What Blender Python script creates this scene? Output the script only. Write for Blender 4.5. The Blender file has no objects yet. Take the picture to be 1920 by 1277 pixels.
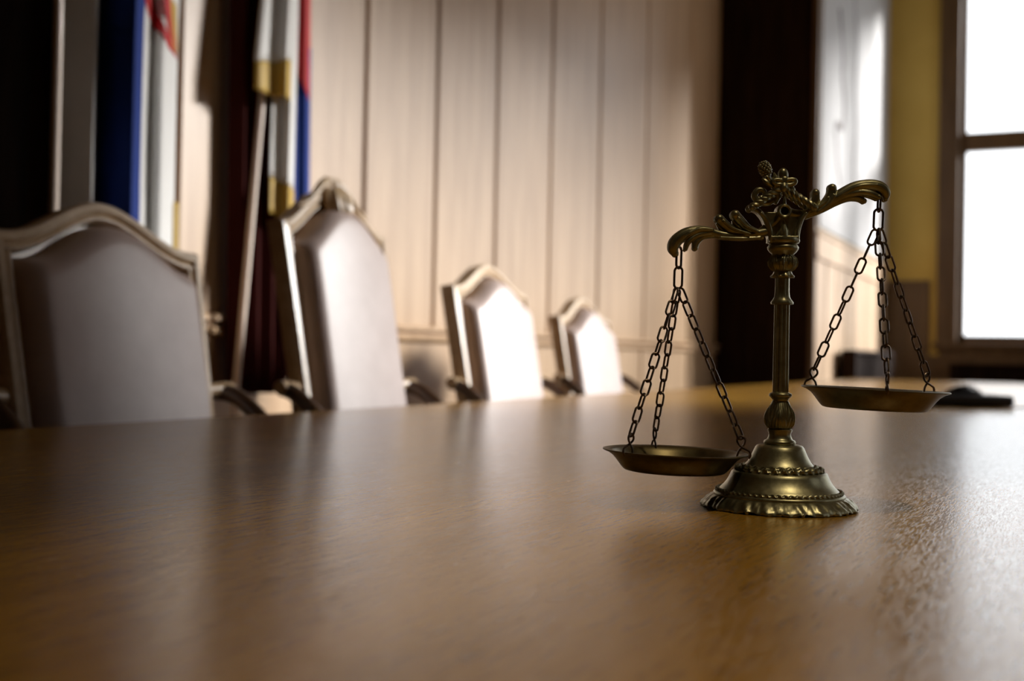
import bpy, bmesh, math, random
from mathutils import Vector, Matrix, Quaternion
random.seed(7)
SC = bpy.context.scene
COL = SC.collection
PI = math.pi

# ------------------------------------------------------------------ helpers
class MB:
    """collects shapes, then links them as ONE mesh object"""
    def __init__(s): s.v = []; s.f = []; s.m = []; s.cur = 0
    def add(s, vs, fs):
        o = len(s.v); s.v += [tuple(p) for p in vs]
        s.f += [tuple(i + o for i in f) for f in fs]; s.m += [s.cur] * len(fs)
    def box(s, x0, x1, y0, y1, z0, z1):
        s.add([(x0,y0,z0),(x1,y0,z0),(x1,y1,z0),(x0,y1,z0),(x0,y0,z1),(x1,y0,z1),(x1,y1,z1),(x0,y1,z1)],
              [(0,3,2,1),(4,5,6,7),(0,1,5,4),(1,2,6,5),(2,3,7,6),(3,0,4,7)])
    def lathe(s, prof, n=64, cx=0, cy=0, mod=None, cap=True):
        vs = []; fs = []
        for (r, z) in prof:
            for k in range(n):
                t = 2 * PI * k / n
                rr, zz = (r, z) if mod is None else mod(r, z, t)
                vs.append((cx + rr * math.cos(t), cy + rr * math.sin(t), zz))
        for i in range(len(prof) - 1):
            for k in range(n):
                k2 = (k + 1) % n
                fs.append((i*n+k, i*n+k2, (i+1)*n+k2, (i+1)*n+k))
        if cap:
            fs.append(tuple(range(n - 1, -1, -1)))
            fs.append(tuple((len(prof) - 1) * n + k for k in range(n)))
        s.add(vs, fs)
    def tube(s, pts, rad, n=10, sub=5, closed=False, flat=1.0, flat_axis=None):
        P = [Vector(p) for p in pts]
        if not hasattr(rad, '__len__'): rad = [rad] * len(P)
        path, rr = spline(P, rad, sub, closed)
        m = len(path); vs = []; fs = []
        up = None
        for i in range(m):
            a = path[i-1] if (i > 0 or closed) else path[i]
            b = path[(i+1) % m] if (i < m-1 or closed) else path[i]
            t = (b - a).normalized()
            if up is None:
                h = Vector((0,0,1)) if abs(t.z) < .9 else Vector((1,0,0))
                up = (h - t * h.dot(t)).normalized()
            else:
                up = (up - t * up.dot(t)).normalized()
            w = t.cross(up)
            for k in range(n):
                q = 2 * PI * k / n
                o = (up * math.cos(q) + w * math.sin(q)) * rr[i]
                if flat_axis is not None:
                    o = o + flat_axis * (o.dot(flat_axis) * (flat - 1))
                vs.append(path[i] + o)
        for i in range(m if closed else m - 1):
            j = (i + 1) % m
            for k in range(n):
                k2 = (k + 1) % n
                fs.append((i*n+k, i*n+k2, j*n+k2, j*n+k))
        if not closed:
            fs.append(tuple(range(n - 1, -1, -1))); fs.append(tuple((m-1)*n + k for k in range(n)))
        s.add(vs, fs)
    def ball(s, c, r, nu=14, nv=9, sx=1, sy=1, sz=1, rot=None):
        vs = []; fs = []
        for j in range(1, nv):
            p = PI * j / nv
            for k in range(nu):
                t = 2 * PI * k / nu
                q = Vector((sx*r*math.sin(p)*math.cos(t), sy*r*math.sin(p)*math.sin(t), sz*r*math.cos(p)))
                if rot: q = rot @ q
                vs.append(Vector(c) + q)
        top = Vector((0,0,sz*r)); bot = Vector((0,0,-sz*r))
        if rot: top = rot @ top; bot = rot @ bot
        vs += [Vector(c) + top, Vector(c) + bot]
        T = len(vs) - 2; B = T + 1
        for j in range(nv - 2):
            for k in range(nu):
                k2 = (k+1) % nu
                fs.append((j*nu+k, (j+1)*nu+k, (j+1)*nu+k2, j*nu+k2))
        for k in range(nu):
            k2 = (k+1) % nu
            fs.append((T, k, k2)); fs.append((B, (nv-2)*nu+k2, (nv-2)*nu+k))
        s.add(vs, fs)
    def sweep(s, path, prof, closed_prof=True, frames=None):
        """path: list of (point, inward vector, normal vector); prof: (d, n) pairs"""
        vs = []; fs = []; n = len(prof)
        for (p, a, b) in path:
            for (d, h) in prof: vs.append(Vector(p) + a * d + b * h)
        for i in range(len(path) - 1):
            for k in range(n):
                k2 = (k + 1) % n
                fs.append((i*n+k, i*n+k2, (i+1)*n+k2, (i+1)*n+k))
        fs.append(tuple(range(n-1, -1, -1))); fs.append(tuple((len(path)-1)*n + k for k in range(n)))
        s.add(vs, fs)
    def sheet(s, fn, nu, nv, thick=None):
        """fn(u, v) -> point; a closed skin of the given thickness when thick is a vector function"""
        F = [[Vector(fn(i/nu, j/nv)) for i in range(nu+1)] for j in range(nv+1)]
        vs = [p for r in F for p in r]; W = nu + 1
        fs = [(j*W+i, j*W+i+1, (j+1)*W+i+1, (j+1)*W+i) for j in range(nv) for i in range(nu)]
        if thick is not None:
            o = len(vs); vs = vs + [p + thick for p in vs]
            fs += [(o+j*W+i, o+(j+1)*W+i, o+(j+1)*W+i+1, o+j*W+i+1) for j in range(nv) for i in range(nu)]
            e = [j*W for j in range(nv+1)]; e2 = [j*W+nu for j in range(nv+1)]
            for j in range(nv):
                fs.append((e[j], e[j+1], o+e[j+1], o+e[j])); fs.append((e2[j+1], e2[j], o+e2[j], o+e2[j+1]))
            for i in range(nu):
                fs.append((i+1, i, o+i, o+i+1)); q = nv*W
                fs.append((q+i, q+i+1, o+q+i+1, o+q+i))
        s.add(vs, fs)
    def build(s, name, mat, parent=None, smooth=True, angle=40, loc=None, remesh=None, bevel=None):
        me = bpy.data.meshes.new(name); me.from_pydata(s.v, [], s.f)
        bm = bmesh.new(); bm.from_mesh(me)
        bmesh.ops.recalc_face_normals(bm, faces=bm.faces); bm.to_mesh(me); bm.free()
        mats = mat if isinstance(mat, (list, tuple)) else [mat]
        for q in mats: me.materials.append(q)
        if len(mats) > 1:
            for p, i in zip(me.polygons, s.m): p.material_index = i
        if smooth:
            me.polygons.foreach_set('use_smooth', [True] * len(me.polygons))
            if not remesh: me.set_sharp_from_angle(angle=math.radians(angle))
        o = bpy.data.objects.new(name, me); COL.objects.link(o)
        if parent is not None: o.parent = parent
        if loc is not None: o.location = loc
        if bevel:
            b = o.modifiers.new('bevel', 'BEVEL'); b.width = bevel; b.segments = 3; b.limit_method = 'ANGLE'; b.angle_limit = math.radians(40)
        if remesh:
            r = o.modifiers.new('remesh', 'REMESH'); r.mode = 'VOXEL'; r.voxel_size = remesh; r.use_smooth_shade = True
            q = o.modifiers.new('smooth', 'SMOOTH'); q.factor = .5; q.iterations = 2
        return o

def spline(P, R, sub, closed=False):
    if len(P) < 3 and not closed: return P, list(R)
    n = len(P); out = []; ro = []
    segs = n if closed else n - 1
    for i in range(segs):
        g = (lambda k: P[k % n]) if closed else (lambda k: P[min(max(k, 0), n-1)])
        h = (lambda k: R[k % n]) if closed else (lambda k: R[min(max(k, 0), n-1)])
        for q in range(sub):
            t = q / sub; a, b, c, d = g(i-1), g(i), g(i+1), g(i+2); e, f, k, l = h(i-1), h(i), h(i+1), h(i+2)
            w = (-.5*t**3 + t*t - .5*t, 1.5*t**3 - 2.5*t*t + 1, -1.5*t**3 + 2*t*t + .5*t, .5*t**3 - .5*t*t)
            out.append(a*w[0] + b*w[1] + c*w[2] + d*w[3]); ro.append(max(e*w[0] + f*w[1] + k*w[2] + l*w[3], 1e-5))
    if not closed: out.append(P[-1]); ro.append(R[-1])
    return out, ro

def empty(name, loc, rz=0, parent=None):
    o = bpy.data.objects.new(name, None); COL.objects.link(o)
    o.location = loc; o.rotation_euler = (0, 0, rz); o.empty_display_size = .05
    if parent is not None: o.parent = parent
    return o
def tag(o, label, cat, group=None):
    o['label'] = label; o['category'] = cat
    if group: o['group'] = group
    return o
def struct(o): o['kind'] = 'structure'; return o

# ------------------------------------------------------------------ materials
def mat(name, col, rough=.5, metal=0., spec=.5, coat=0., coat_rough=.1):
    m = bpy.data.materials.new(name); m.use_nodes = True
    b = m.node_tree.nodes['Principled BSDF']
    b.inputs['Base Color'].default_value = (*col, 1); b.inputs['Roughness'].default_value = rough
    b.inputs['Metallic'].default_value = metal; b.inputs['Specular IOR Level'].default_value = spec
    b.inputs['Coat Weight'].default_value = coat; b.inputs['Coat Roughness'].default_value = coat_rough
    return m
def mottled(m, c1, c2, scale=(1,1,1), nscale=5, detail=4, bump=0., rough=None, dist=.002, lo=.3, hi=.7):
    """two-tone noise on the base colour, and a bump from the same noise"""
    nt = m.node_tree; b = nt.nodes['Principled BSDF']; N = nt.nodes.new; L = nt.links.new
    tc = N('ShaderNodeTexCoord'); mp = N('ShaderNodeMapping'); mp.inputs['Scale'].default_value = scale
    L(tc.outputs['Object'], mp.inputs['Vector'])
    nz = N('ShaderNodeTexNoise'); nz.inputs['Scale'].default_value = nscale; nz.inputs['Detail'].default_value = detail
    nz.inputs['Roughness'].default_value = .6
    L(mp.outputs['Vector'], nz.inputs['Vector'])
    r = N('ShaderNodeValToRGB'); r.color_ramp.elements[0].position = lo; r.color_ramp.elements[1].position = hi
    r.color_ramp.elements[0].color = (*c1, 1); r.color_ramp.elements[1].color = (*c2, 1)
    L(nz.outputs['Fac'], r.inputs['Fac']); L(r.outputs['Color'], b.inputs['Base Color'])
    if bump:
        bp = N('ShaderNodeBump'); bp.inputs['Strength'].default_value = bump; bp.inputs['Distance'].default_value = dist
        L(nz.outputs['Fac'], bp.inputs['Height']); L(bp.outputs['Normal'], b.inputs['Normal'])
    if rough:
        mr = N('ShaderNodeMapRange'); mr.inputs['To Min'].default_value = rough[0]; mr.inputs['To Max'].default_value = rough[1]
        L(nz.outputs['Fac'], mr.inputs['Value']); L(mr.outputs['Result'], b.inputs['Roughness'])
    return m

M = {}
M['wall_wood'] = mottled(mat('honey_panel_wood', (.4,.27,.16), .42, coat=.25, coat_rough=.32), (.38,.235,.12), (.53,.355,.205), (4,4,.35), 3, 5, .12, None, .002)
M['frame_wood'] = mottled(mat('brown_window_wood', (.10,.055,.022), .4), (.075,.038,.014), (.14,.08,.034), (5,5,.5), 4, 4)
M['dark_wood'] = mottled(mat('dark_walnut', (.02,.01,.006), .7, spec=.08), (.012,.006,.004), (.028,.014,.008), (5,5,.5), 4, 4)
M['wainscot_pale'] = mottled(mat('pale_panel_wood', (.5,.35,.22), .45), (.42,.27,.15), (.58,.42,.27), (4,4,.4), 3, 4)
M['plaster_yellow'] = mottled(mat('yellow_plaster', (.55,.40,.14), .8), (.58,.40,.09), (.66,.47,.12), (1,1,1), 2, 3)
M['plaster'] = mottled(mat('cream_plaster', (.6,.5,.36), .85), (.55,.45,.32), (.64,.54,.40), (1,1,1), 2, 3)
M['ceiling'] = mat('ceiling_paint', (.32,.25,.16), .9)
M['floor'] = mottled(mat('floor_parquet', (.13,.07,.03), .4), (.09,.045,.018), (.18,.10,.045), (8,1,1), 3, 4)
M['map'] = mat('map_board', (.34,.33,.325), .6)
M['ink'] = mat('grey_ink', (.15,.135,.13), .8)
M['brass'] = mottled(mat('antique_brass', (.3,.24,.12), .36, .95), (.25,.235,.135), (.41,.38,.235), (1,1,1), 90, 4, .25, (.28,.46), .0006)
M['pan_brass'] = mottled(mat('dull_dark_brass', (.17,.135,.065), .42, 1.), (.15,.12,.06), (.25,.205,.105), (1,1,1), 70, 4, .12, (.34,.5), .0005)
M['chain'] = mottled(mat('dark_bronze_wire', (.16,.12,.09), .38, 1.), (.11,.08,.06), (.2,.15,.115), (1,1,1), 200, 3)
M['bore'] = mat('blackened_brass', (.03,.024,.014), .6, .8)
M['chair_wood'] = mottled(mat('light_chair_wood', (.5,.36,.21), .36, coat=.4, coat_rough=.25), (.44,.30,.16), (.58,.42,.26), (3,3,3), 9, 4)
M['arm_wood'] = mottled(mat('dark_arm_wood', (.13,.06,.028), .35, coat=.3), (.045,.02,.009), (.085,.04,.017), (3,3,3), 9, 4)
M['leather'] = mottled(mat('beige_leather', (.6,.5,.46), .42, coat=.25, coat_rough=.4), (.46,.355,.315), (.54,.43,.39), (1,1,1), 9, 5, .25, None, .004)
M['black_leather'] = mottled(mat('black_leather', (.012,.01,.012), .5), (.008,.007,.008), (.018,.015,.016), (1,1,1), 60, 3, .2)
M['paper'] = mat('white_paper', (.8,.8,.8), .6)
M['white_cloth'] = mat('white_cloth', (.72,.71,.68), .7)
M['blue_cloth'] = mat('royal_blue_cloth', (.009,.034,.21), .7, spec=.2)
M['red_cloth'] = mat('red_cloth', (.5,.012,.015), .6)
M['shaded_red'] = mat('shade_dark_red_cloth', (.05,.008,.006), .8, spec=.1)  # the red cloth again, darkened to carry its shade in the colour
M['gold_fringe'] = mottled(mat('gold_fringe', (.5,.32,.05), .6), (.36,.22,.03), (.6,.40,.07), (60,60,1), 6, 2)
M['pole'] = mat('pale_pole_wood', (.7,.56,.45), .4, coat=.3)
M['iron'] = mat('dark_iron', (.02,.018,.017), .5, .6)

# table top: amber veneer, open pores along the table
def table_material():
    m = mat('amber_table_veneer', (.25,.12,.03), .3, spec=.5, coat=.22, coat_rough=.22)
    nt = m.node_tree; b = nt.nodes['Principled BSDF']; N = nt.nodes.new; L = nt.links.new
    tc = N('ShaderNodeTexCoord')
    def noise(scale, ns, det, rg=.6):
        mp = N('ShaderNodeMapping'); mp.inputs['Scale'].default_value = scale; L(tc.outputs['Object'], mp.inputs['Vector'])
        n = N('ShaderNodeTexNoise'); n.inputs['Scale'].default_value = ns; n.inputs['Detail'].default_value = det; n.inputs['Roughness'].default_value = rg
        L(mp.outputs['Vector'], n.inputs['Vector']); return n
    big = noise((5, .5, 1), 2.2, 5); fine = noise((60, 4.5, 1), 6, 3)
    pore = noise((120, 9, 1), 6, 2)
    r = N('ShaderNodeValToRGB'); e = r.color_ramp.elements
    e[0].position = .3; e[0].color = (.34,.17,.018, 1); e[1].position = .72; e[1].color = (.54,.285,.036, 1)
    L(big.outputs['Fac'], r.inputs['Fac'])
    pr = N('ShaderNodeValToRGB'); q = pr.color_ramp.elements
    q[0].position = .33; q[0].color = (.45,.4,.36,1); q[1].position = .46; q[1].color = (1,1,1,1)
    L(fine.outputs['Fac'], pr.inputs['Fac'])
    mx = N('ShaderNodeMix'); mx.data_type = 'RGBA'; mx.blend_type = 'MULTIPLY'; mx.inputs['Factor'].default_value = .8
    L(r.outputs['Color'], mx.inputs['A']); L(pr.outputs['Color'], mx.inputs['B']); L(mx.outputs['Result'], b.inputs['Base Color'])
    pw = N('ShaderNodeValToRGB'); q = pw.color_ramp.elements; q[0].position = .30; q[1].position = .5
    L(pore.outputs['Fac'], pw.inputs['Fac'])
    bp = N('ShaderNodeBump'); bp.inputs['Strength'].default_value = .3; bp.inputs['Distance'].default_value = .0004
    L(pw.outputs['Color'], bp.inputs['Height'])
    b2 = N('ShaderNodeBump'); b2.inputs['Strength'].default_value = .14; b2.inputs['Distance'].default_value = .0007
    rip = noise((22, 7, 1), 6, 2)
    L(rip.outputs['Fac'], b2.inputs['Height']); L(bp.outputs['Normal'], b2.inputs['Normal']); L(b2.outputs['Normal'], b.inputs['Normal'])
    mr = N('ShaderNodeMapRange'); mr.inputs['To Min'].default_value = .2; mr.inputs['To Max'].default_value = .3
    L(fine.outputs['Fac'], mr.inputs['Value']); L(mr.outputs['Result'], b.inputs['Roughness'])
    return m
M['table'] = table_material()

def glass_material():
    m = bpy.data.materials.new('window_glass'); m.use_nodes = True
    nt = m.node_tree; nt.nodes.clear(); N = nt.nodes.new; L = nt.links.new
    o = N('ShaderNodeOutputMaterial'); t = N('ShaderNodeBsdfTransparent'); t.inputs['Color'].default_value = (.96,.97,.97,1)
    g = N('ShaderNodeBsdfGlossy'); g.inputs['Roughness'].default_value = .02; mx = N('ShaderNodeMixShader')
    mx.inputs['Fac'].default_value = .05
    L(t.outputs['BSDF'], mx.inputs[1]); L(g.outputs['BSDF'], mx.inputs[2])
    L(mx.outputs['Shader'], o.inputs['Surface']); return m
M['glass'] = glass_material()

# ------------------------------------------------------------------ the room
WX, NY, EX, SY, CZ = -2.75, 13.6, 4.8, -3.2, 5.4     # west, north, east, south planes and ceiling height
BX, BY = -1.95, 9.68                                  # the projecting corner of the far left wall
b = MB(); b.box(WX-.4, EX+.4, SY-.3, NY+.4, -.12, 0); struct(b.build('floor', M['floor'], smooth=False))
b = MB(); b.box(WX-.4, EX+.4, SY-.3, NY+.4, CZ, CZ+.12); struct(b.build('ceiling', M['ceiling'], smooth=False))
# west wall: boards with open joints above a chair rail, plain panels below
b = MB(); b.box(WX-.3, WX-.018, SY, BY+.1, 0, CZ)
ys = [SY, -2.5, -1.9, -1.25, -.62, 0., .62, 1.24, 1.86]
seams = [2.588, 3.076, 3.65, 4.227, 4.845, 5.483, 6.185, 6.946, 7.844, 8.884, BY]
def boards(b, ys, z0, z1, gap, x=WX, d=.018, bev=.006):
    for y0, y1 in zip(ys[:-1], ys[1:]):
        a, c = y0 + gap/2, y1 - gap/2
        P = [(x-d, a), (x-bev, a), (x, a+bev), (x, c-bev), (x-bev, c), (x-d, c)]
        vs = [(p, q, z0) for p, q in P] + [(p, q, z1) for p, q in P]
        n = len(P)
        b.add(vs, [(k, (k+1) % n, n+(k+1) % n, n+k) for k in range(n)] + [tuple(range(n-1,-1,-1)), tuple(range(n, 2*n))])
boards(b, ys + seams, 1.02, CZ, .026)
boards(b, [SY, -1.6, -.2, 1.2] + [2.588, 3.9, 5.2, 6.5, 7.8, 8.884, BY], .14, .945, .03)
struct(b.build('wall_west', M['wall_wood'], smooth=False))
def rail(name, x, y0, y1, prof, m):
    b = MB(); vs = [(x + p, y0, q) for p, q in prof] + [(x + p, y1, q) for p, q in prof]; n = len(prof)
    b.add(vs, [(k, (k+1) % n, n+(k+1) % n, n+k) for k in range(n)] + [tuple(range(n-1,-1,-1)), tuple(range(n, 2*n))])
    return struct(b.build(name, m, angle=30))
RP = [(-.017,.945),(.012,.947),(.026,.955),(.030,.966),(.024,.976),(.008,.980),(.008,.988),(.022,.992),(.034,1.002),(.034,1.012),(.024,1.020),(-.017,1.022)]
rail('trim_1', WX, 2.6, BY, RP, M['wall_wood'])
rail('trim_5', WX, SY, 1.3, RP, M['wall_wood'])
BP = [(-.017,0),(.022,0),(.022,.11),(.012,.135),(-.017,.138)]
rail('baseboard_west', WX, 2.6, BY, BP, M['wall_wood'])
# dark door in the near west wall with a pale casing
d = struct(empty('door_1', (WX, 1.95, 0)))
b = MB(); b.box(-.015, .012, -.60, .585, 0, 2.9)
for z0, z1 in ((.2,1.0),(1.12,2.7)):
    for y0, y1 in ((-.5,-.06),(.06,.48)): b.box(.012, .026, y0, y1, z0, z1)
b.build('door_leaf', M['dark_wood'], d, smooth=False, bevel=.004)
b = MB()
for y0, y1 in ((-.66,-.61),(.590,.640)): b.box(-.015, .05, y0, y1, 0, 2.95)
b.box(-.015, .05, -.66, .64, 2.95, 3.06)
b.build('casing', M['wainscot_pale'], d, smooth=False, bevel=.006)
b = MB(); b.tube([(.03,-.5,1.0),(.075,-.5,1.0),(.08,-.42,1.0),(.08,-.38,1.0)], .009, 10); b.build('handle', M['brass'], d)
# the projecting part of the far left wall
b = MB(); b.box(WX-.3, BX, BY, NY+.05, 0, CZ); struct(b.build('wall_northwest', M['dark_wood'], smooth=False))
b = MB(); b.box(BX, BX+.012, BY+.02, NY, 1.95, CZ); struct(b.build('trim_2', M['plaster'], smooth=False))
b = MB()
yy = [BY+.0 + .0, 10.15, 10.62, 11.1, 11.6, 12.1, 12.6, 13.1, NY]
boards(b, yy, .12, 1.735, .03, x=BX+.025, d=.025, bev=.008)
b.box(BX, BX+.04, BY, NY, 1.75, 1.93)
b.box(BX, BX+.055, BY-.01, NY, 1.93, 1.96); b.box(BX, BX+.05, BY-.01, NY, 1.735, 1.76); b.box(BX, BX+.035, BY, NY, 0, .12)
struct(b.build('trim_3', M['wainscot_pale'], smooth=False))
b = MB(); b.box(BX-.02, BX+.03, BY-.035, BY, 0, CZ); struct(b.build('trim_4', M['frame_wood'], smooth=False, bevel=.008))

# north and east walls with tall windows; those out of view are added for daylight
WZ0, WZ1 = 1.12, 5.05
def wall_with_openings(name, axis, p0, p1, a0, a1, ops, m):
    b = MB()
    def bx(u0, u1, z0, z1):
        if axis == 'y': b.box(u0, u1, p0, p1, z0, z1)
        else: b.box(p0, p1, u0, u1, z0, z1)
    u = a0
    for o0, o1 in ops:
        bx(u, o0, 0, CZ); bx(o0, o1, 0, WZ0); bx(o0, o1, WZ1, CZ); u = o1
    bx(u, a1, 0, CZ)
    return struct(b.build(name, m, smooth=False))
NOP = [(-1.20, .86), (1.12, 2.98), (3.24, 4.72)]
EOP = [(8.65, 11.0), (11.2, 13.4), (2.8, 3.6)]  # added unseen east openings, sized for the light on armchairs and scale
EOP.sort()
wall_with_openings('wall_north', 'y', NY, NY+.32, BX, EX+.3, NOP, M['plaster_yellow'])
wall_with_openings('wall_east', 'x', EX, EX+.32, SY, NY, EOP, M['frame_wood'])
b = MB(); b.box(WX-.3, EX+.3, SY-.3, SY, 0, CZ); struct(b.build('wall_south', M['dark_wood'], smooth=False))
def window(i, axis, o0, o1, p):
    w = o1 - o0; c = (o0 + o1) / 2
    if axis == 'y': root = empty('window_%d' % i, (c, p, WZ0))
    else: root = empty('window_%d' % i, (p, c, WZ0), -PI/2)
    struct(root)
    h = WZ1 - WZ0; hw = w / 2; b = MB()
    # casing on the wall, stepped towards the glass
    for s in (-1, 1):
        def bx(a, c2, y0, y1, z0, z1): b.box(min(s*a, s*c2), max(s*a, s*c2), y0, y1, z0, z1)
        bx(hw, hw+.17, -.025, 0, -.1, h+.16); bx(hw+.10, hw+.19, -.045, -.02, -.1, h+.18)
        bx(hw-.02, hw, -.02, .3, 0, h)
    b.box(-hw-.19, hw+.19, -.045, 0, h, h+.18)
    b.build('casing', M['frame_wood'], root, smooth=False, bevel=.006)
    b = MB(); yc0, yc1 = .10, .17
    for s in (-1, 1): b.box(min(s*(hw-.09), s*(hw-.02)), max(s*(hw-.09), s*(hw-.02)), yc0, yc1, 0, h)
    b.box(-hw, hw, yc0, yc1, 0, .085); b.box(-hw, hw, yc0, yc1, h-.08, h)
    b.box(-hw, hw, yc0-.03, yc1, 2.09, 2.30)
    b.box(-.05, .05, yc0, yc1, 0, h)
    b.build('sash', M['frame_wood'], root, smooth=False, bevel=.008)
    b = MB(); b.box(-hw-.22, hw+.22, -.10, .16, -.05, 0); b.box(-hw-.16, hw+.16, -.03, 0, -.14, -.05)
    b.build('sill', M['frame_wood'], root, smooth=False, bevel=.008)
    for s in (-1, 1):
        for z0, z1 in ((.085, 2.09), (2.30, h-.08)):
            b = MB(); x0, x1 = (.05, hw-.09) if s > 0 else (-hw+.09, -.05)
            b.box(x0, x1, .132, .138, z0, z1); b.build('pane', M['glass'], root, smooth=False)
for i, (o0, o1) in enumerate(NOP): window(i+1, 'y', o0, o1, NY)
for i, (o0, o1) in enumerate(EOP): window(i+4, 'x', o0, o1, EX)
# brown wainscot below the north windows
b = MB(); b.box(BX+.04, -1.46, NY-.03, NY, 0, 1.75); b.box(BX+.04, -1.46, NY-.05, NY, 1.75, 1.80)
b.box(-1.46, EX, NY-.03, NY, 0, .98)
for x in (-1.9, -1.72): b.box(x, x+.14, NY-.045, NY-.03, .2, 1.65)
struct(b.build('trim_6', M['frame_wood'], smooth=False, bevel=.006))
# radiators behind dark slatted covers
def radiator(name, loc, rz, w, h, label):
    r = tag(empty(name, loc, rz), label, 'radiator')
    b = MB(); b.box(-w/2, w/2, .03, .05, .05, h)
    b.box(-w/2, w/2, -.08, .05, h-.03, h)
    for s in (-1, 1): b.box(min(s*w/2, s*(w/2-.04)), max(s*w/2, s*(w/2-.04)), -.08, .05, 0, h)
    b.build('case', M['dark_wood'], r, smooth=False, bevel=.005)
    b = MB(); n = int(w / .06)
    for k in range(n):
        x = -w/2 + .05 + (w-.1) * (k+.5) / n; b.box(x-.012, x+.012, -.07, -.05, .08, h-.05)
    b.build('grille', M['dark_wood'], r, smooth=False)
    return r
radiator('radiator_cover', (.1, NY-.085, 0), 0, 2.66, .9, 'long dark slatted radiator cover under the bright far window')
radiator('radiator_cover', (BX+.13, 11.75, 0), PI/2, 2.3, 1.0, 'dark slatted radiator cover against pale paneling below the white map')
# white wall map with faint drawn lines
r = tag(empty('wall_map', (BX+.012, 11.6, 2.0)), 'tall white wall map with faint meandering lines above pale paneling', 'map')
b = MB(); b.box(0, .02, -1.82, 1.95, 0, 3.2); b.build('board', M['map'], r, smooth=False, bevel=.003)
def drawn(pts, w):
    b = MB(); b.tube([(.022, y, z) for y, z in pts], w, 6, 4, flat=.25, flat_axis=Vector((1,0,0))); b.build('drawn_line', M['ink'], r)
drawn([(-1.1,2.0),(-1.0,1.85),(-.9,1.6),(-.93,1.45),(-.82,1.25),(-.86,1.0),(-1.05,.98),(-1.2,.95),(-1.15,.8),(-1.1,.62),(-.95,.45)], .034)
drawn([(-.35,2.6),(-.32,2.2),(-.2,1.9),(-.28,1.5),(-.18,1.1),(-.26,.8),(-.2,.5)], .020)
drawn([(.5,1.9),(.62,1.6),(.75,1.35),(.66,1.25),(.8,1.1)], .014)
drawn([(-1.2,2.75),(-.8,2.55),(-.4,2.7),(.1,2.6),(.5,2.8)], .012)

# ------------------------------------------------------------------ the table
t = tag(empty('conference_table', (.3, 4.4, 0)), 'long glossy amber wooden conference table with brass scales standing on it', 'table')
b = MB(); b.box(-2.005, 2.0, -6.0, 5.8, .715, .75); b.build('tabletop', M['table'], t, smooth=False, bevel=.007)
b = MB(); b.box(-1.75, 1.75, -5.7, 5.5, .62, .715); b.build('apron', M['arm_wood'], t, smooth=False)
for y in (-4.6, -.2, 4.4):
    b = MB(); b.box(-.95, .95, y-.22, y+.22, .06, .62); b.box(-1.1, 1.1, y-.3, y+.3, 0, .06)
    b.build('pedestal', M['arm_wood'], t, smooth=False, bevel=.01)

# ------------------------------------------------------------------ the balance scale
A = math.radians(25.7); S = 1.1974 / 2200
scale = tag(empty('balance_scale', (-.272, 1.2, .75), A), 'antique brass balance scale with two chained pans tilting down to one side', 'scale')
def L(px, py, y=0):       # drawing units of the scale (its front elevation) to metres
    dx, dz = px - 1459, 951.5 - py
    return Vector(((dx - .02*dz) * S, y * S, (dz + .02*dx) * S))
def prof(pts): return [(r * S, z * S) for r, z in pts]
def V(py): return 951.5 - py
# base: stepped bell with a leafy skirt
def skirt(r, z, th):
    q = z / S
    if r / S > 1 and q < 24.5:
        k = max(0, min(1, (24.5 - q) / 6)); e = max(0, min(1, (q + 1) / 4))
        w = (abs(math.sin(9*th)) ** .7 - .5) * 4.4 + math.sin(36*th + 1.5*math.sin(9*th) + .12*q) * 2.0 + math.sin(63*th + q*.8) * 1.3 * math.sin(q*.45 + 4*math.sin(9*th))
        r = r + w * k * S * .9
        if q < 3: z = z + (max(0, math.cos(9*th + .6)) ** 3) * 4.5 * S * (r / S > 60)
    return r, z
b = MB()
b.lathe(prof([(134,.2),(139,.6),(142,2),(142,5),(140,8),(137,11),(133,15),(129,18.5),(125,21.5),(120,24)]), 288, mod=skirt)
b.lathe(prof([(117,20),(121,23),(121.5,26),(119,29),(113,31)]), 128)
b.lathe(prof([(112,30),(111,33),(106,37.5),(101,43),(97,48),(93,55),(90,61),(88,66),(84,68.5)]), 128)
b.lathe(prof([(84,66),(78,70),(70,74),(64,79),(58,86),(54,93),(50.5,100),(47.5,107),(45,112.5),(42,116),(37,118),(10,118.5)]), 128)
def rope(r0, z0, rr, n, amp):
    vs = []; fs = []; m = n * 8; q = 10
    for i in range(m):
        th = 2*PI*i/m
        for k in range(q):
            p = 2*PI*k/q; a = rr * (1 + amp * math.sin(n*th + 2*p))
            vs.append(((r0 + a*math.cos(p))*S*math.cos(th), (r0 + a*math.cos(p))*S*math.sin(th), (z0 + a*math.sin(p))*S))
    for i in range(m):
        for k in range(q): fs.append((i*q+k, ((i+1)%m)*q+k, ((i+1)%m)*q+(k+1)%q, i*q+(k+1)%q))
    b.add(vs, fs)
rope(114, 31.5, 3.6, 64, .35)
rope(76, 71.5, 5.4, 30, .42); rope(67.5, 76.5, 3.8, 26, .4)
for k in range(9):       # little foot lobes under the skirt
    th = 2*PI*(k + .5)/9 + .25; b.ball((141*S*math.cos(th), 141*S*math.sin(th), 4.2*S), 4.4*S, 10, 7)
b.build('base', M['brass'], scale, angle=60)
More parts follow.
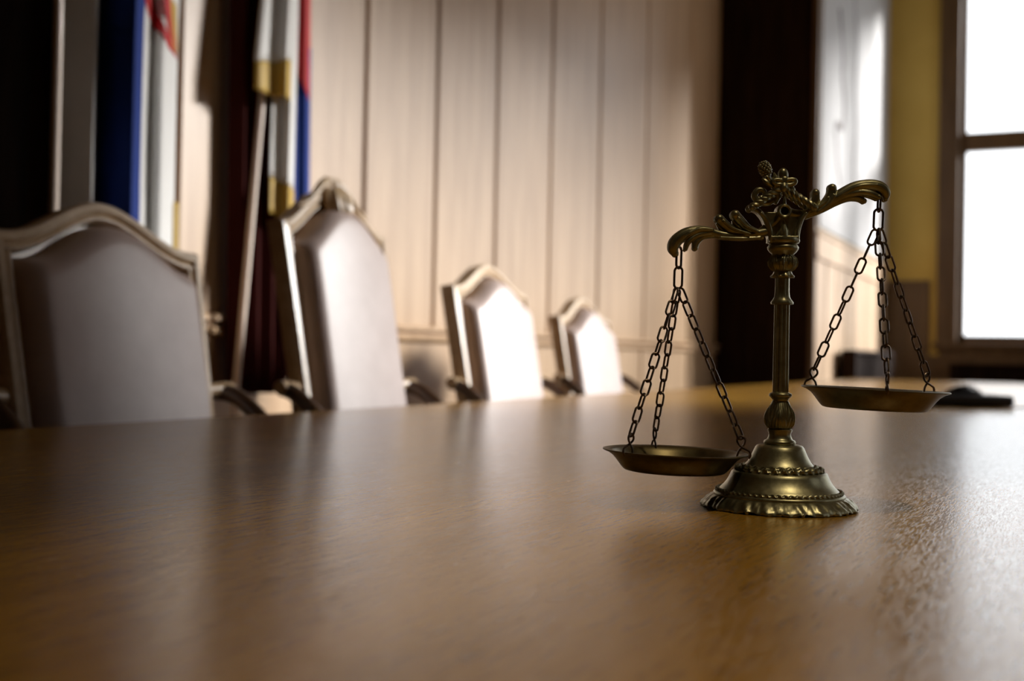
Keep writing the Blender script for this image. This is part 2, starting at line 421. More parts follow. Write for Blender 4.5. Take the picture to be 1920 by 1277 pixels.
# column: foot ring, leafy bulb, collar, fluted shaft, ringed upper shaft
def leafy(n, amp, zc, zh):
    def f(r, z, t):
        q = (z/S - zc) / zh; k = max(0, 1 - q*q)
        tt = ((t * n / (2*PI)) % 1) - .5
        rib = math.cos(tt * 2*PI); vein = math.sin(abs(tt)*26 + q*5.5)
        return r + S * amp * k * (.55*rib + .45*vein*(abs(tt) > .04) + (.9 if abs(tt) < .035 else 0)), z
    return f
b = MB()
b.lathe(prof([(24,116),(29,119),(30,122),(28.5,125.5),(24,127.5),(22.5,130),(21,134),(20.5,138),(22.5,143),(23,146),(20,148)]), 96)
b.lathe(prof([(18,146),(23,150),(25.8,156),(26.6,163),(26,171),(24,179),(21,186),(18,193),(15.5,199)]), 192, mod=leafy(5, 3.0, 170, 24))
b.lathe(prof([(14.5,195),(14.5,201),(17,205),(20.5,208),(21.4,211),(20,214),(16,215.5),(14,217)]), 96)
def flute(n, d):
    return lambda r, z, t: (r - S*d*(.5 - .5*math.cos(n*t)) ** 2, z)
b.lathe(prof([(14.9,213),(15,260),(14.6,320),(14.4,382)]), 160, mod=flute(10, 2.6))
b.lathe(prof([(14,380),(20.6,381),(21.2,384.5),(17.2,390),(14.2,395),(13.2,404),(13,415),(12.9,436)]), 96, mod=lambda r, z, t: (r*(1 + .035*math.cos(8*t)*(r/S < 17)), z))
b.build('column', M['brass'], scale, angle=50)
# capital under the crown
b = MB()
b.lathe(prof([(13,430),(20.5,431),(21.5,434),(18,438.5),(16.5,443)]), 96, mod=lambda r, z, t: (r + S*1.6*math.cos(9*t)*(z/S < 437), z))
b.lathe(prof([(15,441),(21,446),(24.2,453),(25,460),(23.5,467),(20,472),(18.5,475)]), 144, mod=leafy(9, 3.0, 459, 18))
b.lathe(prof([(18.5,472),(20,474.5),(25,479),(28.5,484),(29.2,488),(27,491.5),(25,493.5),(29.5,496),(31,500),(30,505),(22,506)]), 96)
b.build('capital', M['brass'], scale, angle=50)
# crown: open lyre of four straps
b = MB()
def strap(pts, wy, th):
    P = [L(x, y) for x, y in pts]; Q, _ = spline(P, [1]*len(P), 6)
    path = []
    for i, p in enumerate(Q):
        t = (Q[min(i+1, len(Q)-1)] - Q[max(i-1, 0)]).normalized()
        path.append((p, Vector((t.z, 0, -t.x)), Vector((0, 1, 0))))
    h, w = th*S/2, wy*S/2
    b.sweep(path, [(-h,-w*.8),(-h*.6,-w),(h*.6,-w),(h,-w*.8),(h,w*.8),(h*.6,w),(-h*.6,w),(-h,w*.8)])
strap([(1410,391),(1421,396),(1431,408),(1438,424),(1442,438),(1444,452)], 27, 9)
strap([(1524,391),(1513,397),(1503,409),(1497,424),(1494,438),(1493,452)], 27, 9)
for s in (-1, 1):         # raised ribs on the straps, and a thin back/front web
    b.tube([L(1424,400,s*13), L(1435,412,s*13), L(1441,426,s*13), L(1445,448,s*13)], [3.5*S]*4, 8)
    b.tube([L(1510,400,s*13), L(1500,412,s*13), L(1494,426,s*13), L(1491,448,s*13)], [3.5*S]*4, 8)
    b.tube([L(1468,446,s*11), L(1468,436,s*11), L(1468,424,s*11), L(1468,414,s*10)], [7*S, 8*S, 5*S, 2*S], 10)
    b.tube([L(1456,448,s*11), L(1460,438,s*11.5), L(1463,428,s*11)], [4*S, 4*S, 2*S], 8)
    b.tube([L(1480,448,s*11), L(1476,438,s*11.5), L(1473,428,s*11)], [4*S, 4*S, 2*S], 8)
b.add(*[[L(1440,455,-17),L(1496,455,-17),L(1496,455,17),L(1440,455,17),L(1442,444,-19),L(1495,444,-19),L(1495,444,19),L(1442,444,19)],
       [(0,3,2,1),(4,5,6,7),(0,1,5,4),(1,2,6,5),(2,3,7,6),(3,0,4,7)]])
pl = [(1424,398),(1512,398),(1500,412),(1492,450),(1445,450),(1436,412)]     # solid heart between the straps
b.add([L(x, y, -8) for x, y in pl] + [L(x, y, 8) for x, y in pl], [tuple(range(6)), tuple(range(11, 5, -1))] + [(k, (k+1) % 6, 6+(k+1) % 6, 6+k) for k in range(6)])
b.build('crown', M['brass'], scale, remesh=.00055)
# garland: two twisted bars making a gable over the pivot, front and back
for s in (-1, 1):
    b = MB()
    for (x0, y0, x1, y1) in ((1408,390,1464,353), (1525,391,1468,353)):
        p0, p1 = L(x0, y0, s*15), L(x1, y1, s*11); ax = (p1 - p0).normalized()
        u = ax.cross(Vector((0,1,0))).normalized(); w = ax.cross(u)
        for h in range(3):
            pts = []
            for k in range(25):
                q = k / 24; an = q * 2*PI*2.2 + h*2*PI/3
                pts.append(p0.lerp(p1, q) + (u*math.cos(an) + w*math.sin(an)) * 3.7*S)
            b.tube(pts, [4.3*S]*25, 8, 2)
        b.ball(p0, 7*S, 12, 8)
    b.build('garland', M['brass'], scale)
# pivot hub
b = MB()
c = L(1468, 397)
def ylathe(b, c, pr, n=40):
    vs = []; fs = []
    for (r, y) in pr:
        for k in range(n):
            t = 2*PI*k/n; vs.append((c.x + r*S*math.cos(t), c.y + y*S, c.z + r*S*math.sin(t)))
    for i in range(len(pr)-1):
        for k in range(n): fs.append((i*n+k, i*n+(k+1)%n, (i+1)*n+(k+1)%n, (i+1)*n+k))
    b.add(vs, fs)
ylathe(b, c, [(0,14),(12,14),(14,10),(14,-14),(13,-19),(10.5,-21),(8,-20),(7,-17),(6.6,-12),(0,-12)])
b.tube([L(1468,384,-15), L(1468,372,-15), L(1468,362,-12)], [4*S, 3*S, 1.5*S], 8)
hub = b.build('pivot_hub', M['brass'], scale, angle=50)
b = MB(); ylathe(b, c, [(0,-12.2),(6.5,-12.2),(6.5,-15),(4.5,-15.6),(0,-15.8)]); b.build('pin', M['bore'], hub)
# beam: two acanthus arms, tilted, with a bow of loops and a pine cone over the pivot
b = MB()
def st(pts, rad, y=0):
    rad = [q*1.14 for q in rad]
    b.tube([L(px, py, y) for px, py in pts], [q*S for q in rad], 12, 6, flat=.9, flat_axis=Vector((0,1,0)))
    b.ball(L(*pts[-1], y), rad[-1]*S*1.04, 12, 8)
for y in (-5.5, 5.5):
    st([(1505,402),(1528,395),(1562,374),(1598,353),(1628,347),(1650,351),(1660,362),(1660,373)], [7,7,9,9.5,9.5,10,8.5,4.5], y)
    st([(1512,404),(1540,393),(1566,380),(1590,371),(1609,371),(1620,377)], [6,6,6,6,5.5,4.5], y)
    st([(1550,384),(1580,368),(1608,361),(1630,363),(1646,370)], [4,5,5.5,6,5], y*1.6)
    st([(1516,404),(1535,392),(1550,378),(1559,364),(1560,353)], [5,6.5,7.6,8,7.4], y)
    st([(1530,399),(1548,385),(1562,368)], [2,3,3], y*2.4)
    st([(1510,404),(1520,391),(1528,377),(1529,362)], [5,6.5,7.2,6.8], y)
    st([(1524,395),(1545,380),(1550,372)], [2,2.5,2], y*2.4)
    st([(1438,434),(1395,442),(1355,441),(1318,432),(1288,437),(1268,451),(1262,465),(1266,476)], [7,7,7,7.5,9.5,10.5,9.5,5.5], y)
    st([(1345,441),(1320,443),(1306,453),(1303,465)], [4,5,6,5], y)
    st([(1338,436),(1308,441),(1290,454),(1285,468)], [3,4,4.5,3], y*1.7)
    st([(1432,440),(1405,430),(1389,415),(1378,403)], [5,6.5,7.5,8], y)
    st([(1432,444),(1390,439),(1366,427),(1348,411)], [5,6,7.5,8], y)
    st([(1420,436),(1396,424),(1384,411)], [2,2.5,2.5], y*2.5)
    st([(1405,440),(1372,429),(1356,416)], [2,2.5,2.5], y*2.5)
    st([(1425,446),(1390,448),(1350,446)], [2,2.5,2], y*2)
    st([(1336,431),(1310,430),(1284,443)], [1.5,2.5,2.5], y*2.4)
    st([(1585,360),(1612,349),(1642,348)], [1.5,2.5,2.5], y*2.4)
st([(1425,438),(1450,418),(1468,398),(1490,402),(1510,402)], [8,9,10,9,8])
# volute beside the gable
st([(1450,376),(1438,381),(1423,378),(1414,368),(1420,357),(1431,358),(1434,367),(1426,371)], [4,5,5.5,5.5,5,4.5,4,4], -6)
st([(1450,380),(1458,366),(1462,352)], [7,7,6])
def web(pl, h):
    n = len(pl); b.add([L(x, y, -h) for x, y in pl] + [L(x, y, h) for x, y in pl], [tuple(range(n)), tuple(range(2*n-1, n-1, -1))] + [(k, (k+1) % n, n+(k+1) % n, n+k) for k in range(n)])
web([(1510,402),(1522,370),(1535,366),(1541,380),(1551,360),(1566,360),(1572,368),(1600,352),(1640,345),(1647,366),(1610,366),(1570,384),(1530,402)], 3)
web([(1434,442),(1404,420),(1380,406),(1372,414),(1374,426),(1350,414),(1342,420),(1350,436),(1318,428),(1280,440),(1273,458),(1300,448),(1345,446),(1400,450)], 3)
beam = b.build('beam', M['brass'], scale, remesh=.0005)
b = MB()
def loop(cx, cy, rx, ry, w, y, ang=0):
    pts = []
    for k in range(12):
        t = 2*PI*k/12; dx, dy = rx*math.cos(t), ry*math.sin(t)
        pts.append(L(cx + dx*math.cos(ang) - dy*math.sin(ang), cy + dx*math.sin(ang) + dy*math.cos(ang), y))
    b.tube(pts, [w*S]*12, 8, 3, closed=True)
loop(1457,343,9.5,4.5,4.3,-15,.15); loop(1479,343,10,5,4.5,-15,-.2)
b.ball(L(1467,328,-10), 9.8*S, 14, 9, sx=1.0, sy=.8, sz=1.3); b.ball(L(1469,338,-13), 8*S, sx=1.2, sy=.8)
b.ball(L(1467,354,-17), 7.5*S, sz=1.2); b.ball(L(1483,359,-9), 7.5*S, sz=1.4)
b.ball(L(1468,345,-8), 9*S, sy=.8)
b.build('bow', M['brass'], scale, remesh=.00055)
b = MB()
b.tube([L(1460,372,-4), L(1454,356,-6), L(1446,344,-6), L(1440,333,-6)], [7*S, 6*S, 5*S, 5*S], 10)
b.tube([L(1452,358,-12), L(1453,345,-13), L(1452,334,-11), L(1450,324,-8)], [2.5*S, 6*S, 5.5*S, 1.5*S], 8)
b.tube([L(1446,350,-10), L(1436,343,-11), L(1428,334,-9)], [3*S, 5*S, 2*S], 8)
b.tube([L(1447,346,-2), L(1440,336,-12), L(1434,330,-12)], [3*S, 3.5*S, 2*S], 8)
fin = b.build('finial', M['brass'], scale)
b = MB(); cc = L(1434, 317, -6); axis = Vector((-.32, 0, .95)).normalized(); q = axis.to_track_quat('Z', 'Y').to_matrix()
b.ball(cc, 10*S, 16, 10, sz=1.45, rot=q)
for j in range(7):
    for k in range(9):
        h = -1 + 2*(j + .5)/7; rr = math.sqrt(max(0, 1 - h*h)); t = 2*PI*(k + .5*(j % 2))/9
        b.ball(cc + q @ Vector((10.2*S*rr*math.cos(t), 10.2*S*rr*math.sin(t), 14.6*S*h)), 3.0*S, 8, 5)
b.build('pine_cone', M['brass'], fin)

# pans, hooks and chains
def link_mesh(length, width, wire, name):
    b = MB(); r = width/2 - wire; hl = length/2 - wire - r; pts = []
    for k in range(9):
        t = PI*k/8; pts.append((r*math.cos(t), 0, hl + r*math.sin(t)))
    for k in range(9):
        t = PI + PI*k/8; pts.append((r*math.cos(t), 0, -hl + r*math.sin(t)))
    b.tube(pts, wire, 8, 2, closed=True)
    me = b.build(name, M['chain'])
    return me
PANR = 134 * S
def pan(cx, cz, tilt, angs, joint, hole, lead):
    p = b_ = None
    b = MB()
    out = [(0,-38),(88,-38),(94,-36.5),(98,-33),(103,-27),(109,-19),(116,-11),(125,-5),(132,-2.6),(135,-1.2),(135,.6),(132,1.4),(121,-.2),(116,-2.6),(110,-9),(103,-20),(97,-29),(92,-33.5),(86,-35),(60,-35),(0,-35)]
    b.lathe(prof([(max(r, .02), z) for r, z in out]), 128, cap=False)
    p = b.build('pan', M['pan_brass'], scale, angle=50); p.location = (cx, 0, cz); p.rotation_euler = (0, tilt, 0)
    R = Matrix.Rotation(tilt, 3, 'Y'); ends = []
    for a in angs:
        er = Vector((math.cos(a), math.sin(a), 0)); et = Vector((-math.sin(a), math.cos(a), 0)); rho = 122*S; h = MB()
        pl = [(15,-5,0),(18,1,0),(16,8,-1),(7,13,-1.8),(-1,17,-1),(-7,24,0),(-5.5,31,.6),(.5,35,1),(6.5,31,1.2),(7,24,1.4),(2,15,1.8),(-3.5,8,.8),(-6,0,0),(-6.5,-6,0)]
        h.tube([er*(rho + x*S) + et*(y*S) + Vector((0,0,z*S)) for x, z, y in pl], 2.1*S, 8, 4)
        h.build('hook', M['chain'], p)
        ends.append(Vector((cx, 0, cz)) + R @ (er*(rho + 0*S) + Vector((0,0,31*S))))
    return ends
def chain(p0, p1, n, src, twist, name='chain'):
    root = empty(name, p0, 0, scale)
    d = p1 - p0; ax = d.normalized(); q = ax.to_track_quat('Z', 'Y')
    ln = d.length / n
    for k in range(n):
        o = src.copy(); COL.objects.link(o); o.parent = root
        o.rotation_mode = 'QUATERNION'
        o.rotation_quaternion = q @ Quaternion((0,0,1), twist + (k % 2)*PI/2 + random.uniform(-.25,.25))
        o.location = ax * (ln*(k+.5))
    return root
PITCH = 27.8
small = link_mesh((PITCH+6.6)*S, 18.2*S, 2.1*S, 'link')
big = link_mesh(45*S, 21*S, 2.3*S, 'link')
RAD = math.radians
for (cx, cz, tilt, angs, hole, joint, hs, tw) in (
    (-196*S, 101.5*S, .02, (101, 221, 341), (-195*S, 484*S), (-196*S, 408*S), .8, .3),
    (177*S, 225*S, .03, (262, 142, 22), (180*S, 597*S), (178*S, 526*S), .1, .9)):
    ends = pan(cx, cz, tilt, [RAD(a) for a in angs], None, None, None)
    h0 = Vector((hole[0], 0, hole[1])); j0 = Vector((joint[0], 0, joint[1]))
    chain(h0, j0, 2, big, hs, 'hanger_chain')
    for e in ends:
        s0 = j0 + (e - j0).normalized()*2*S + Vector(((e-j0).x*.02, (e-j0).y*.02, 0))
        n = max(9, round((e - s0).length / (PITCH*S)))
        chain(s0, e, n, small, tw + random.uniform(0, 1.2))
for o in (small, big): bpy.data.objects.remove(o)

# ------------------------------------------------------------------ portfolio and papers further along the table
r = tag(empty('portfolio', (-.375, 4.32, .7535), A+.02), 'flat black leather portfolio lying on white papers on the table', 'portfolio')
b = MB(); b.box(-.24, .165, -.10, .10, 0, .040); b.build('body', M['black_leather'], r, bevel=.012)
b = MB(); b.tube([(-.05,-.03,.036),(-.015,-.035,.05),(.02,-.03,.056),(.05,-.02,.052),(.08,-.02,.036)], [.012,.016,.017,.016,.012], 12, 5); b.build('clasp', M['black_leather'], r)
b = MB(); b.box(-.21, .21, -.15, .15, 0, .0016); o = b.build('paper_sheet', M['paper'], smooth=False); o.location = (-.33, 4.42, .7504); o.rotation_euler = (0,0,A+.1)
tag(o, 'white paper sheet lying flat under the black portfolio', 'paper')

# ------------------------------------------------------------------ chairs
TILT = RAD(10)
NRM = Vector((math.cos(TILT), 0, math.sin(TILT)))
def bp(y, z, n=0): return Vector((-(z - .45)*math.tan(TILT), y, z)) + NRM*n
def make_chair(loc, rz, zs, H, W, label, crest=False):
    root = tag(empty('armchair', loc, rz), label, 'chair', 'leather armchairs along the far side of the table')
    SL = Vector((-math.sin(TILT), 0, math.cos(TILT)))     # up along the back
    def top(y, w):  # arched top edge
        q = min(1, abs(y)/w); return zs + H*(.5 + .5*math.cos(PI*min(1, q/.92)))**(.68 if crest else 1)
    # frame
    wb = W - .015; pts = [(-wb, .50)] + [(-wb - .015*k/6, .50 + (zs-.50)*k/6) for k in range(1, 7)]
    N = 40
    pts += [(-W + 2*W*k/N, top(-W + 2*W*k/N, W)) for k in range(1, N)]
    pts += [(wb + .015*k/6, .50 + (zs-.50)*k/6) for k in range(6, 0, -1)] + [(wb, .50)]
    P2 = [Vector((y, z / math.cos(TILT))) for y, z in pts]
    path = []
    for i, (y, z) in enumerate(pts):
        a = (P2[i] - P2[i-1]).normalized() if i else None
        c = (P2[i+1] - P2[i]).normalized() if i < len(P2)-1 else None
        if a is None: a = c
        if c is None: c = a
        na, nc = Vector((a.y, -a.x)), Vector((c.y, -c.x)); m = (na + nc); m = m / max(.25, (m.dot(na)))
        path.append((bp(y, z), Vector((0, 1, 0))*m.x + SL*m.y, NRM))
    b = MB(); b.sweep(path, [(0,-.034),(0,.006),(.007,.016),(.022,.018),(.029,.009),(.035,.013),(.041,.013),(.047,.002),(.047,-.034)])
    b.build('back_frame', M['chair_wood'], root, angle=35)
    b = MB(); n = 24
    ring = [(-wb+.03, .5)] + [(-W+.03 + (2*W-.06)*k/n, top(-W+.03+(2*W-.06)*k/n, W)-.03) for k in range(n+1)] + [(wb-.03, .5)]
    b.add([bp(y, z, -.02) for y, z in ring] + [bp(y, z, -.03) for y, z in ring],
          [tuple(range(len(ring))), tuple(range(2*len(ring)-1, len(ring)-1, -1))] + [(k, (k+1) % len(ring), len(ring)+(k+1) % len(ring), len(ring)+k) for k in range(len(ring))])
    b.build('back_panel', M['chair_wood'], root, smooth=False)
    # back cushion
    b = MB(); cw = W - .050; z0 = .50; nu, nv = 48, 48
    def cl(t): return .5 - .5*math.cos(PI*t) if True else t
    def cush(u, v):
        uu, vv = cl(cl(u)), cl(v); y = -cw + 2*cw*uu; zt = top(y*W/cw, W) - .052; z = z0 + (zt - z0)*vv
        dy = min(uu, 1-uu)*2*cw; dz = min(vv*(zt - z0), (1-vv)*(zt - z0))
        def rise(d, r): q = min(1, d/r); return math.sqrt(max(0, 1 - (1-q)**2))
        n = -.015 + .074*rise(dy, .042)*rise(dz, .05) + .016*(1 - (y/cw)**2)*rise(dz, .2)
        return bp(y, z, n)
    b.sheet(cush, nu, nv, thick=None); 
    b.build('back_cushion', M['leather'], root, angle=80)
    # seat
    b = MB(); b.box(-.01, .50, -W-.01, W+.01, .36, .43); b.build('seat_rail', M['chair_wood'], root, smooth=False, bevel=.01)
    b = MB(); b.box(.0, .50, -W+.01, W-.01, .43, .50); b.build('seat_cushion', M['leather'], root, bevel=.03)
    for s in (-1, 1):
        b = MB(); b.tube([(.46, s*(W-.03), .37), (.475, s*(W-.03), .2), (.47, s*(W-.03), .0)], [.03, .022, .018], 12); b.build('leg', M['chair_wood'], root)
        b = MB(); b.tube([bp(s*(W-.03), .52, -.02), (-.005, s*(W-.03), .36), (-.06, s*(W-.03), .0)], [.026, .026, .02], 12); b.build('leg', M['chair_wood'], root)
        # arm: rolls out of the stile and sweeps down and forwards
        a = W + .055; b = MB()
        p = bp(s*W, .80, 0)
        b.tube([(p.x-.02, s*(W+.04), .795), (p.x+.03, s*(a), .785), (p.x+.09, s*(a+.005), .745), (p.x+.15, s*(a+.005), .695), (p.x+.24, s*a, .662), (p.x+.36, s*a, .650), (p.x+.42, s*(a-.005), .642)], [.020,.021,.021,.020,.020,.021,.018], 14, 6)
        b.tube([(p.x+.39, s*a, .645), (p.x+.40, s*(a-.01), .55), (p.x+.43, s*(W-.005), .40)], [.018,.016,.02], 12)
        arm = b.build('arm', M['arm_wood'], root)
        b = MB(); b.tube([(p.x-.008, s*(W-.01), .797), (p.x-.005, s*(W+.03), .800), (p.x, s*(a+.022), .800)], [.016,.017,.019], 14, 5); b.build('arm_scroll', M['chair_wood'], arm)
    if crest:
        b = MB(); zt = zs + H
        def st(pts, rad): b.tube([bp(y, z, n) for y, z, n in pts], rad, 10, 6)
        # shell hanging from the peak, framed by two scrolls
        b.ball(bp(0, zt-.055, .026), .056, 20, 14, sx=.62, sy=1.0, sz=1.0)
        for k in (-2, -1, 0, 1, 2): st([(k*.006, zt-.105, .045), (k*.016, zt-.07, .062 - .006*abs(k)), (k*.017, zt-.03, .056 - .005*abs(k)), (k*.008, zt+.004, .034)], [.003,.007,.007,.004])
        for s in (-1, 1):
            st([(s*.012, zt+.022, .01), (s*.045, zt+.012, .016), (s*.085, zt-.018, .018), (s*.13, zt-.052, .016), (s*.175, zt-.068, .010)], [.011,.013,.012,.009,.005])
            st([(s*.03, zt+.0, .02), (s*.048, zt-.03, .026), (s*.044, zt-.062, .026), (s*.018, zt-.092, .026), (0, zt-.098, .026)], [.008,.011,.011,.010,.009])
            st([(s*.018, zt+.008, .016), (s*.034, zt+.018, .016), (s*.026, zt+.028, .016), (s*.010, zt+.022, .016)], [.008,.008,.007,.005])
        b.ball(bp(0, zt+.024, .012), .012, 12, 8)
        b.build('carved_crest', M['chair_wood'], root, remesh=.003)
    return root
make_chair((-1.83, 1.945, 0), .0, 1.130, .088, .305, 'armchair nearest the camera, beige leather back in shadow before the dark door')
make_chair((-1.83, 2.87, 0), .0, 1.258, .115, .268, 'tallest armchair, with a carved shell crest, in front of the gold-fringed flag', crest=True)
make_chair((-1.84, 3.865, 0), .0, 1.138, .092, .305, 'plain low armchair between the tall carved armchair and the farthest armchair')
make_chair((-2.02, 5.20, 0), .0, 1.080, .098, .325, 'farthest armchair, brightly lit back, nearest the chained scale pan')

# ------------------------------------------------------------------ flags
def flag_base(root):
    b = MB(); b.lathe([(.082,0),(.084,.012),(.078,.03),(.05,.045),(.035,.06),(.03,.12),(.018,.125)], 40); b.build('stand', M['iron'], root)
def fold(t, ph, k): return math.sin(2*PI*k*t + ph)
# blue and white flag on an upright pole
f1 = tag(empty('flag', (-2.50, 2.318, 0)), 'blue and white flag with a red crest, hanging behind the nearest armchair', 'flag')
flag_base(f1)
b = MB(); b.tube([(0,0,.1), (0,.0,1.4), (0,.0,2.75)], [.013,.013,.012], 14, 4); b.build('pole', M['pole'], f1)
b = MB(); b.ball((0,.010,2.79), .03, 14, 9, sz=1.5); b.build('finial', M['brass'], f1)
def cloth_x(u, v):          # pleat depth: a deep fold that turns the navy part away, then narrow folds
    k = [(0,.0),(.288,.085),(.296,.0),(.60,.155),(.645,.155),(.74,.055),(.765,.055),(.83,.10),(.86,.105),(1,.0)]
    for (a, p), (c, q) in zip(k[:-1], k[1:]):
        if u <= c:
            t = (u - a)/(c - a); return p + (q - p)*t
    return k[-1][1]
def f1pt(u, v, lift=0):
    z = 1.12 + 1.5*v; spread = 1 - .10*v
    x = .01 + cloth_x(u, v) + lift + .004*math.sin(9*z+u*7)
    return Vector((x - .10, .109 + .475*u + .006*math.sin(3*z) - x*1.05, z))
b = MB(); nu = 72
cols = [(0,.298,0),(.298,.68,1),(.68,1.01,0)]
for (u0, u1, ci) in cols:
    b.cur = ci; b.sheet(lambda u, v: f1pt(u0 + (min(u1, 1) - u0)*u, v), 40, 40, thick=Vector((-.002,0,0)))
b.build('cloth', [M['white_cloth'], M['blue_cloth']], f1, angle=180)
b = MB(); b.sheet(lambda u, v: f1pt(.985, .0 + .16*v) + Vector((.004, .022*u, 0)), 6, 14, thick=Vector((-.003,0,0)))
b.build('fringe', M['gold_fringe'], f1, angle=180)
b = MB()
def band(pts, w, m):
    b.cur = m; P, _ = spline([Vector((u, v, 0)) for u, v in pts], [1]*len(pts), 8)
    def fn(u, v):
        i = min(len(P)-1, int(round(v*(len(P)-1)))); p = P[i]; return f1pt(p.x + (u-.5)*w, p.y, .004)
    b.sheet(fn, 4, len(P)-1, thick=Vector((.002,0,0)))
band([(.675,.565),(.76,.515),(.86,.485),(.95,.465)], .10, 0)
band([(.83,.62),(.86,.57),(.90,.52),(.95,.48)], .075, 0)
band([(.93,.57),(.945,.52),(.955,.475)], .07, 1)
b.build('emblem', [M['red_cloth'], M['gold_fringe']], f1, angle=180)
# white, red and blue flag with gold fringe on a leaning pole
f2 = tag(empty('flag', (-2.64, 3.172, 0)), 'white, red and blue gold-fringed flag on leaning pole behind the tall carved armchair', 'flag')
flag_base(f2)
b = MB(); b.tube([(0,0,.10), (0,.094,.708), (0,.213,1.845), (0,.30,2.70)], [.013]*4, 14, 4); b.build('pole', M['pole'], f2)
b = MB(); b.ball((0,.304,2.74), .03, 14, 9, sz=1.5); b.build('finial', M['brass'], f2)
# the cloth hangs in layers, the innermost one red, its shade put into the colour
def layer(y0a, y1a, y0b, y1b, zt, zb0, zb1, xo, amp, k, ph, up=0, un=1):
    def fn(u, v):
        zb = zb0 + (zb1 - zb0)*u; z = zb + (zt - zb)*v
        s = (z - 1.3)/1.2
        y = (y0b + (y0a - y0b)*s)*(1-u) + (y1b + (y1a - y1b)*s)*u
        w = amp*(1.35*u if u < .74 else 1 - (u-.74)*5.2) + .25*amp*fold(u, ph + .5*s, k)
        return Vector((xo + w, y - (xo + w)*1.25, z))
    return fn
b = MB(); T = Vector((-.002, 0, 0))
A1 = layer(.235, .41, .09, .385, 2.6, 1.905, 1.945, .03, .06, 1.3, .6)
B1 = layer(.28, .415, .26, .405, 2.6, 1.52, 1.49, .018, .05, .9, 2.2)
b.cur = 0; b.sheet(A1, 30, 20, T); b.sheet(B1, 30, 30, T)
b.cur = 2; C1 = layer(.38, .485, .40, .512, 2.6, 1.95, 1.84, .0, .022, 1.0, 2.6); b.sheet(C1, 20, 20, T)
b.cur = 1; C2 = layer(.375, .492, .395, .516, 2.05, .95, .95, -.006, .022, 1.0, 2.6); b.sheet(C2, 20, 30, T)
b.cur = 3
def D1(u, v):               # the inner red fold behind the pole, in steep pleats, coloured dark for shade
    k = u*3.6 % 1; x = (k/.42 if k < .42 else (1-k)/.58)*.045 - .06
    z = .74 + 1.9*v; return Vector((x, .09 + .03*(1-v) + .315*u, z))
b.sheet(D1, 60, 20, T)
b.build('cloth', [M['white_cloth'], M['blue_cloth'], M['red_cloth'], M['shaded_red']], f2, angle=180)
b = MB()
def under(fn, d0, d1):
    def g(u, v):
        p = fn(u, 0); return p + Vector((.003, 0, -(d0 + (d1-d0)*u)*(1-v)))
    return g
b.sheet(under(A1, .10, .15), 30, 6, T); b.build('fringe', M['gold_fringe'], f2, angle=180)
b = MB(); b.sheet(under(B1, .13, .13), 30, 6, T); b.build('fringe', M['gold_fringe'], f2, angle=180)

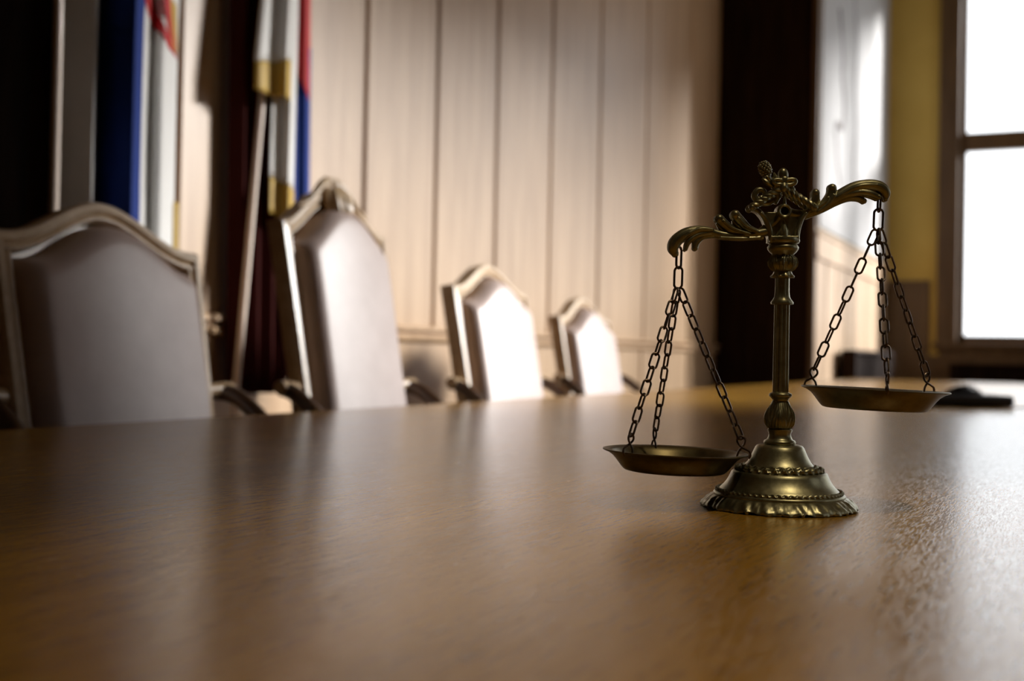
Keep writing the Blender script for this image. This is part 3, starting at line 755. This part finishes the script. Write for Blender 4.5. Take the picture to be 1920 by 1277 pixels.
# ------------------------------------------------------------------ light: hazy low sun from the north-east, pale sky
w = bpy.data.worlds.new('sky'); SC.world = w; w.use_nodes = True
bg = w.node_tree.nodes['Background']; bg.inputs['Color'].default_value = (.96,.97,1,1); bg.inputs['Strength'].default_value = 3.1
s = bpy.data.lights.new('sun', 'SUN'); s.energy = 13.0; s.angle = RAD(12); s.color = (1,.965,.95)
so = bpy.data.objects.new('sun', s); COL.objects.link(so)
az, el = RAD(50), RAD(18.5)
d = Vector((-math.sin(az)*math.cos(el), -math.cos(az)*math.cos(el), -math.sin(el)))
so.rotation_euler = d.to_track_quat('-Z', 'Y').to_euler(); so.location = (8, 18, 6)
for axis, ops in (('y', NOP), ('x', EOP)):      # sampling portals in the window openings
    for o0, o1 in ops:
        l = bpy.data.lights.new('daylight_portal', 'AREA'); l.shape = 'RECTANGLE'; l.size = o1-o0; l.size_y = WZ1-WZ0; l.cycles.is_portal = True
        o = bpy.data.objects.new('daylight_portal', l); COL.objects.link(o); zc = (WZ0+WZ1)/2
        if axis == 'y': o.location = ((o0+o1)/2, NY+.3, zc); dd = Vector((0,-1,0))
        else: o.location = (EX+.3, (o0+o1)/2, zc); dd = Vector((-1,0,0))
        o.rotation_euler = dd.to_track_quat('-Z', 'Z').to_euler()

# added ceiling spotlight and ring, out of view, to warm the table
dl = tag(empty('added_spotlight', (1.3, .1, CZ)), 'added unseen ceiling spotlight that warms the table', 'added lamp')
b = MB(); b.lathe([(.055,-.002),(.06,-.012),(.085,-.012),(.09,-.001),(.09,.05),(.055,.05)], 40, cap=False); b.build('trim_ring', M['brass'], dl)
l = bpy.data.lights.new('added_spot', 'SPOT'); l.energy = 250; l.color = (1,.82,.54); l.spot_size = RAD(23); l.spot_blend = 1.0; l.shadow_soft_size = .05
o = bpy.data.objects.new('added_spot', l); COL.objects.link(o); o.location = (1.3, .1, CZ-.03)
o.rotation_euler = (Vector((.10, .82, .75)) - o.location).to_track_quat('-Z', 'Y').to_euler()

# ------------------------------------------------------------------ camera
cam = bpy.data.cameras.new('camera'); co = bpy.data.objects.new('camera', cam); COL.objects.link(co); SC.camera = co
cam.sensor_width = 36; cam.lens = 2200/1920*36; cam.clip_start = .02
p, r = math.atan(25.5/2200), math.atan(.02)
r0 = Vector((math.cos(A), math.sin(A), 0)); f0 = Vector((-math.sin(A), math.cos(A), 0)); z = Vector((0,0,1))
fw = f0*math.cos(p) + z*math.sin(p); up = z*math.cos(p) - f0*math.sin(p)
R_ = r0*math.cos(r) + up*math.sin(r); U_ = up*math.cos(r) - r0*math.sin(r)
mt = Matrix((R_, U_, -fw)).transposed().to_4x4(); mt.translation = Vector((0,0,.901)); co.matrix_world = mt
cam.dof.use_dof = True; cam.dof.focus_distance = 1.19; cam.dof.aperture_fstop = 3.9

SC.view_settings.view_transform = 'Standard'; SC.view_settings.look = 'None'; SC.view_settings.gamma = 1
SC.view_settings.use_curve_mapping = False; SC.view_settings.exposure = 0
SC.cycles.use_denoising = True
SC.cycles.caustics_reflective = False; SC.cycles.max_bounces = 10; SC.cycles.sample_clamp_indirect = 6
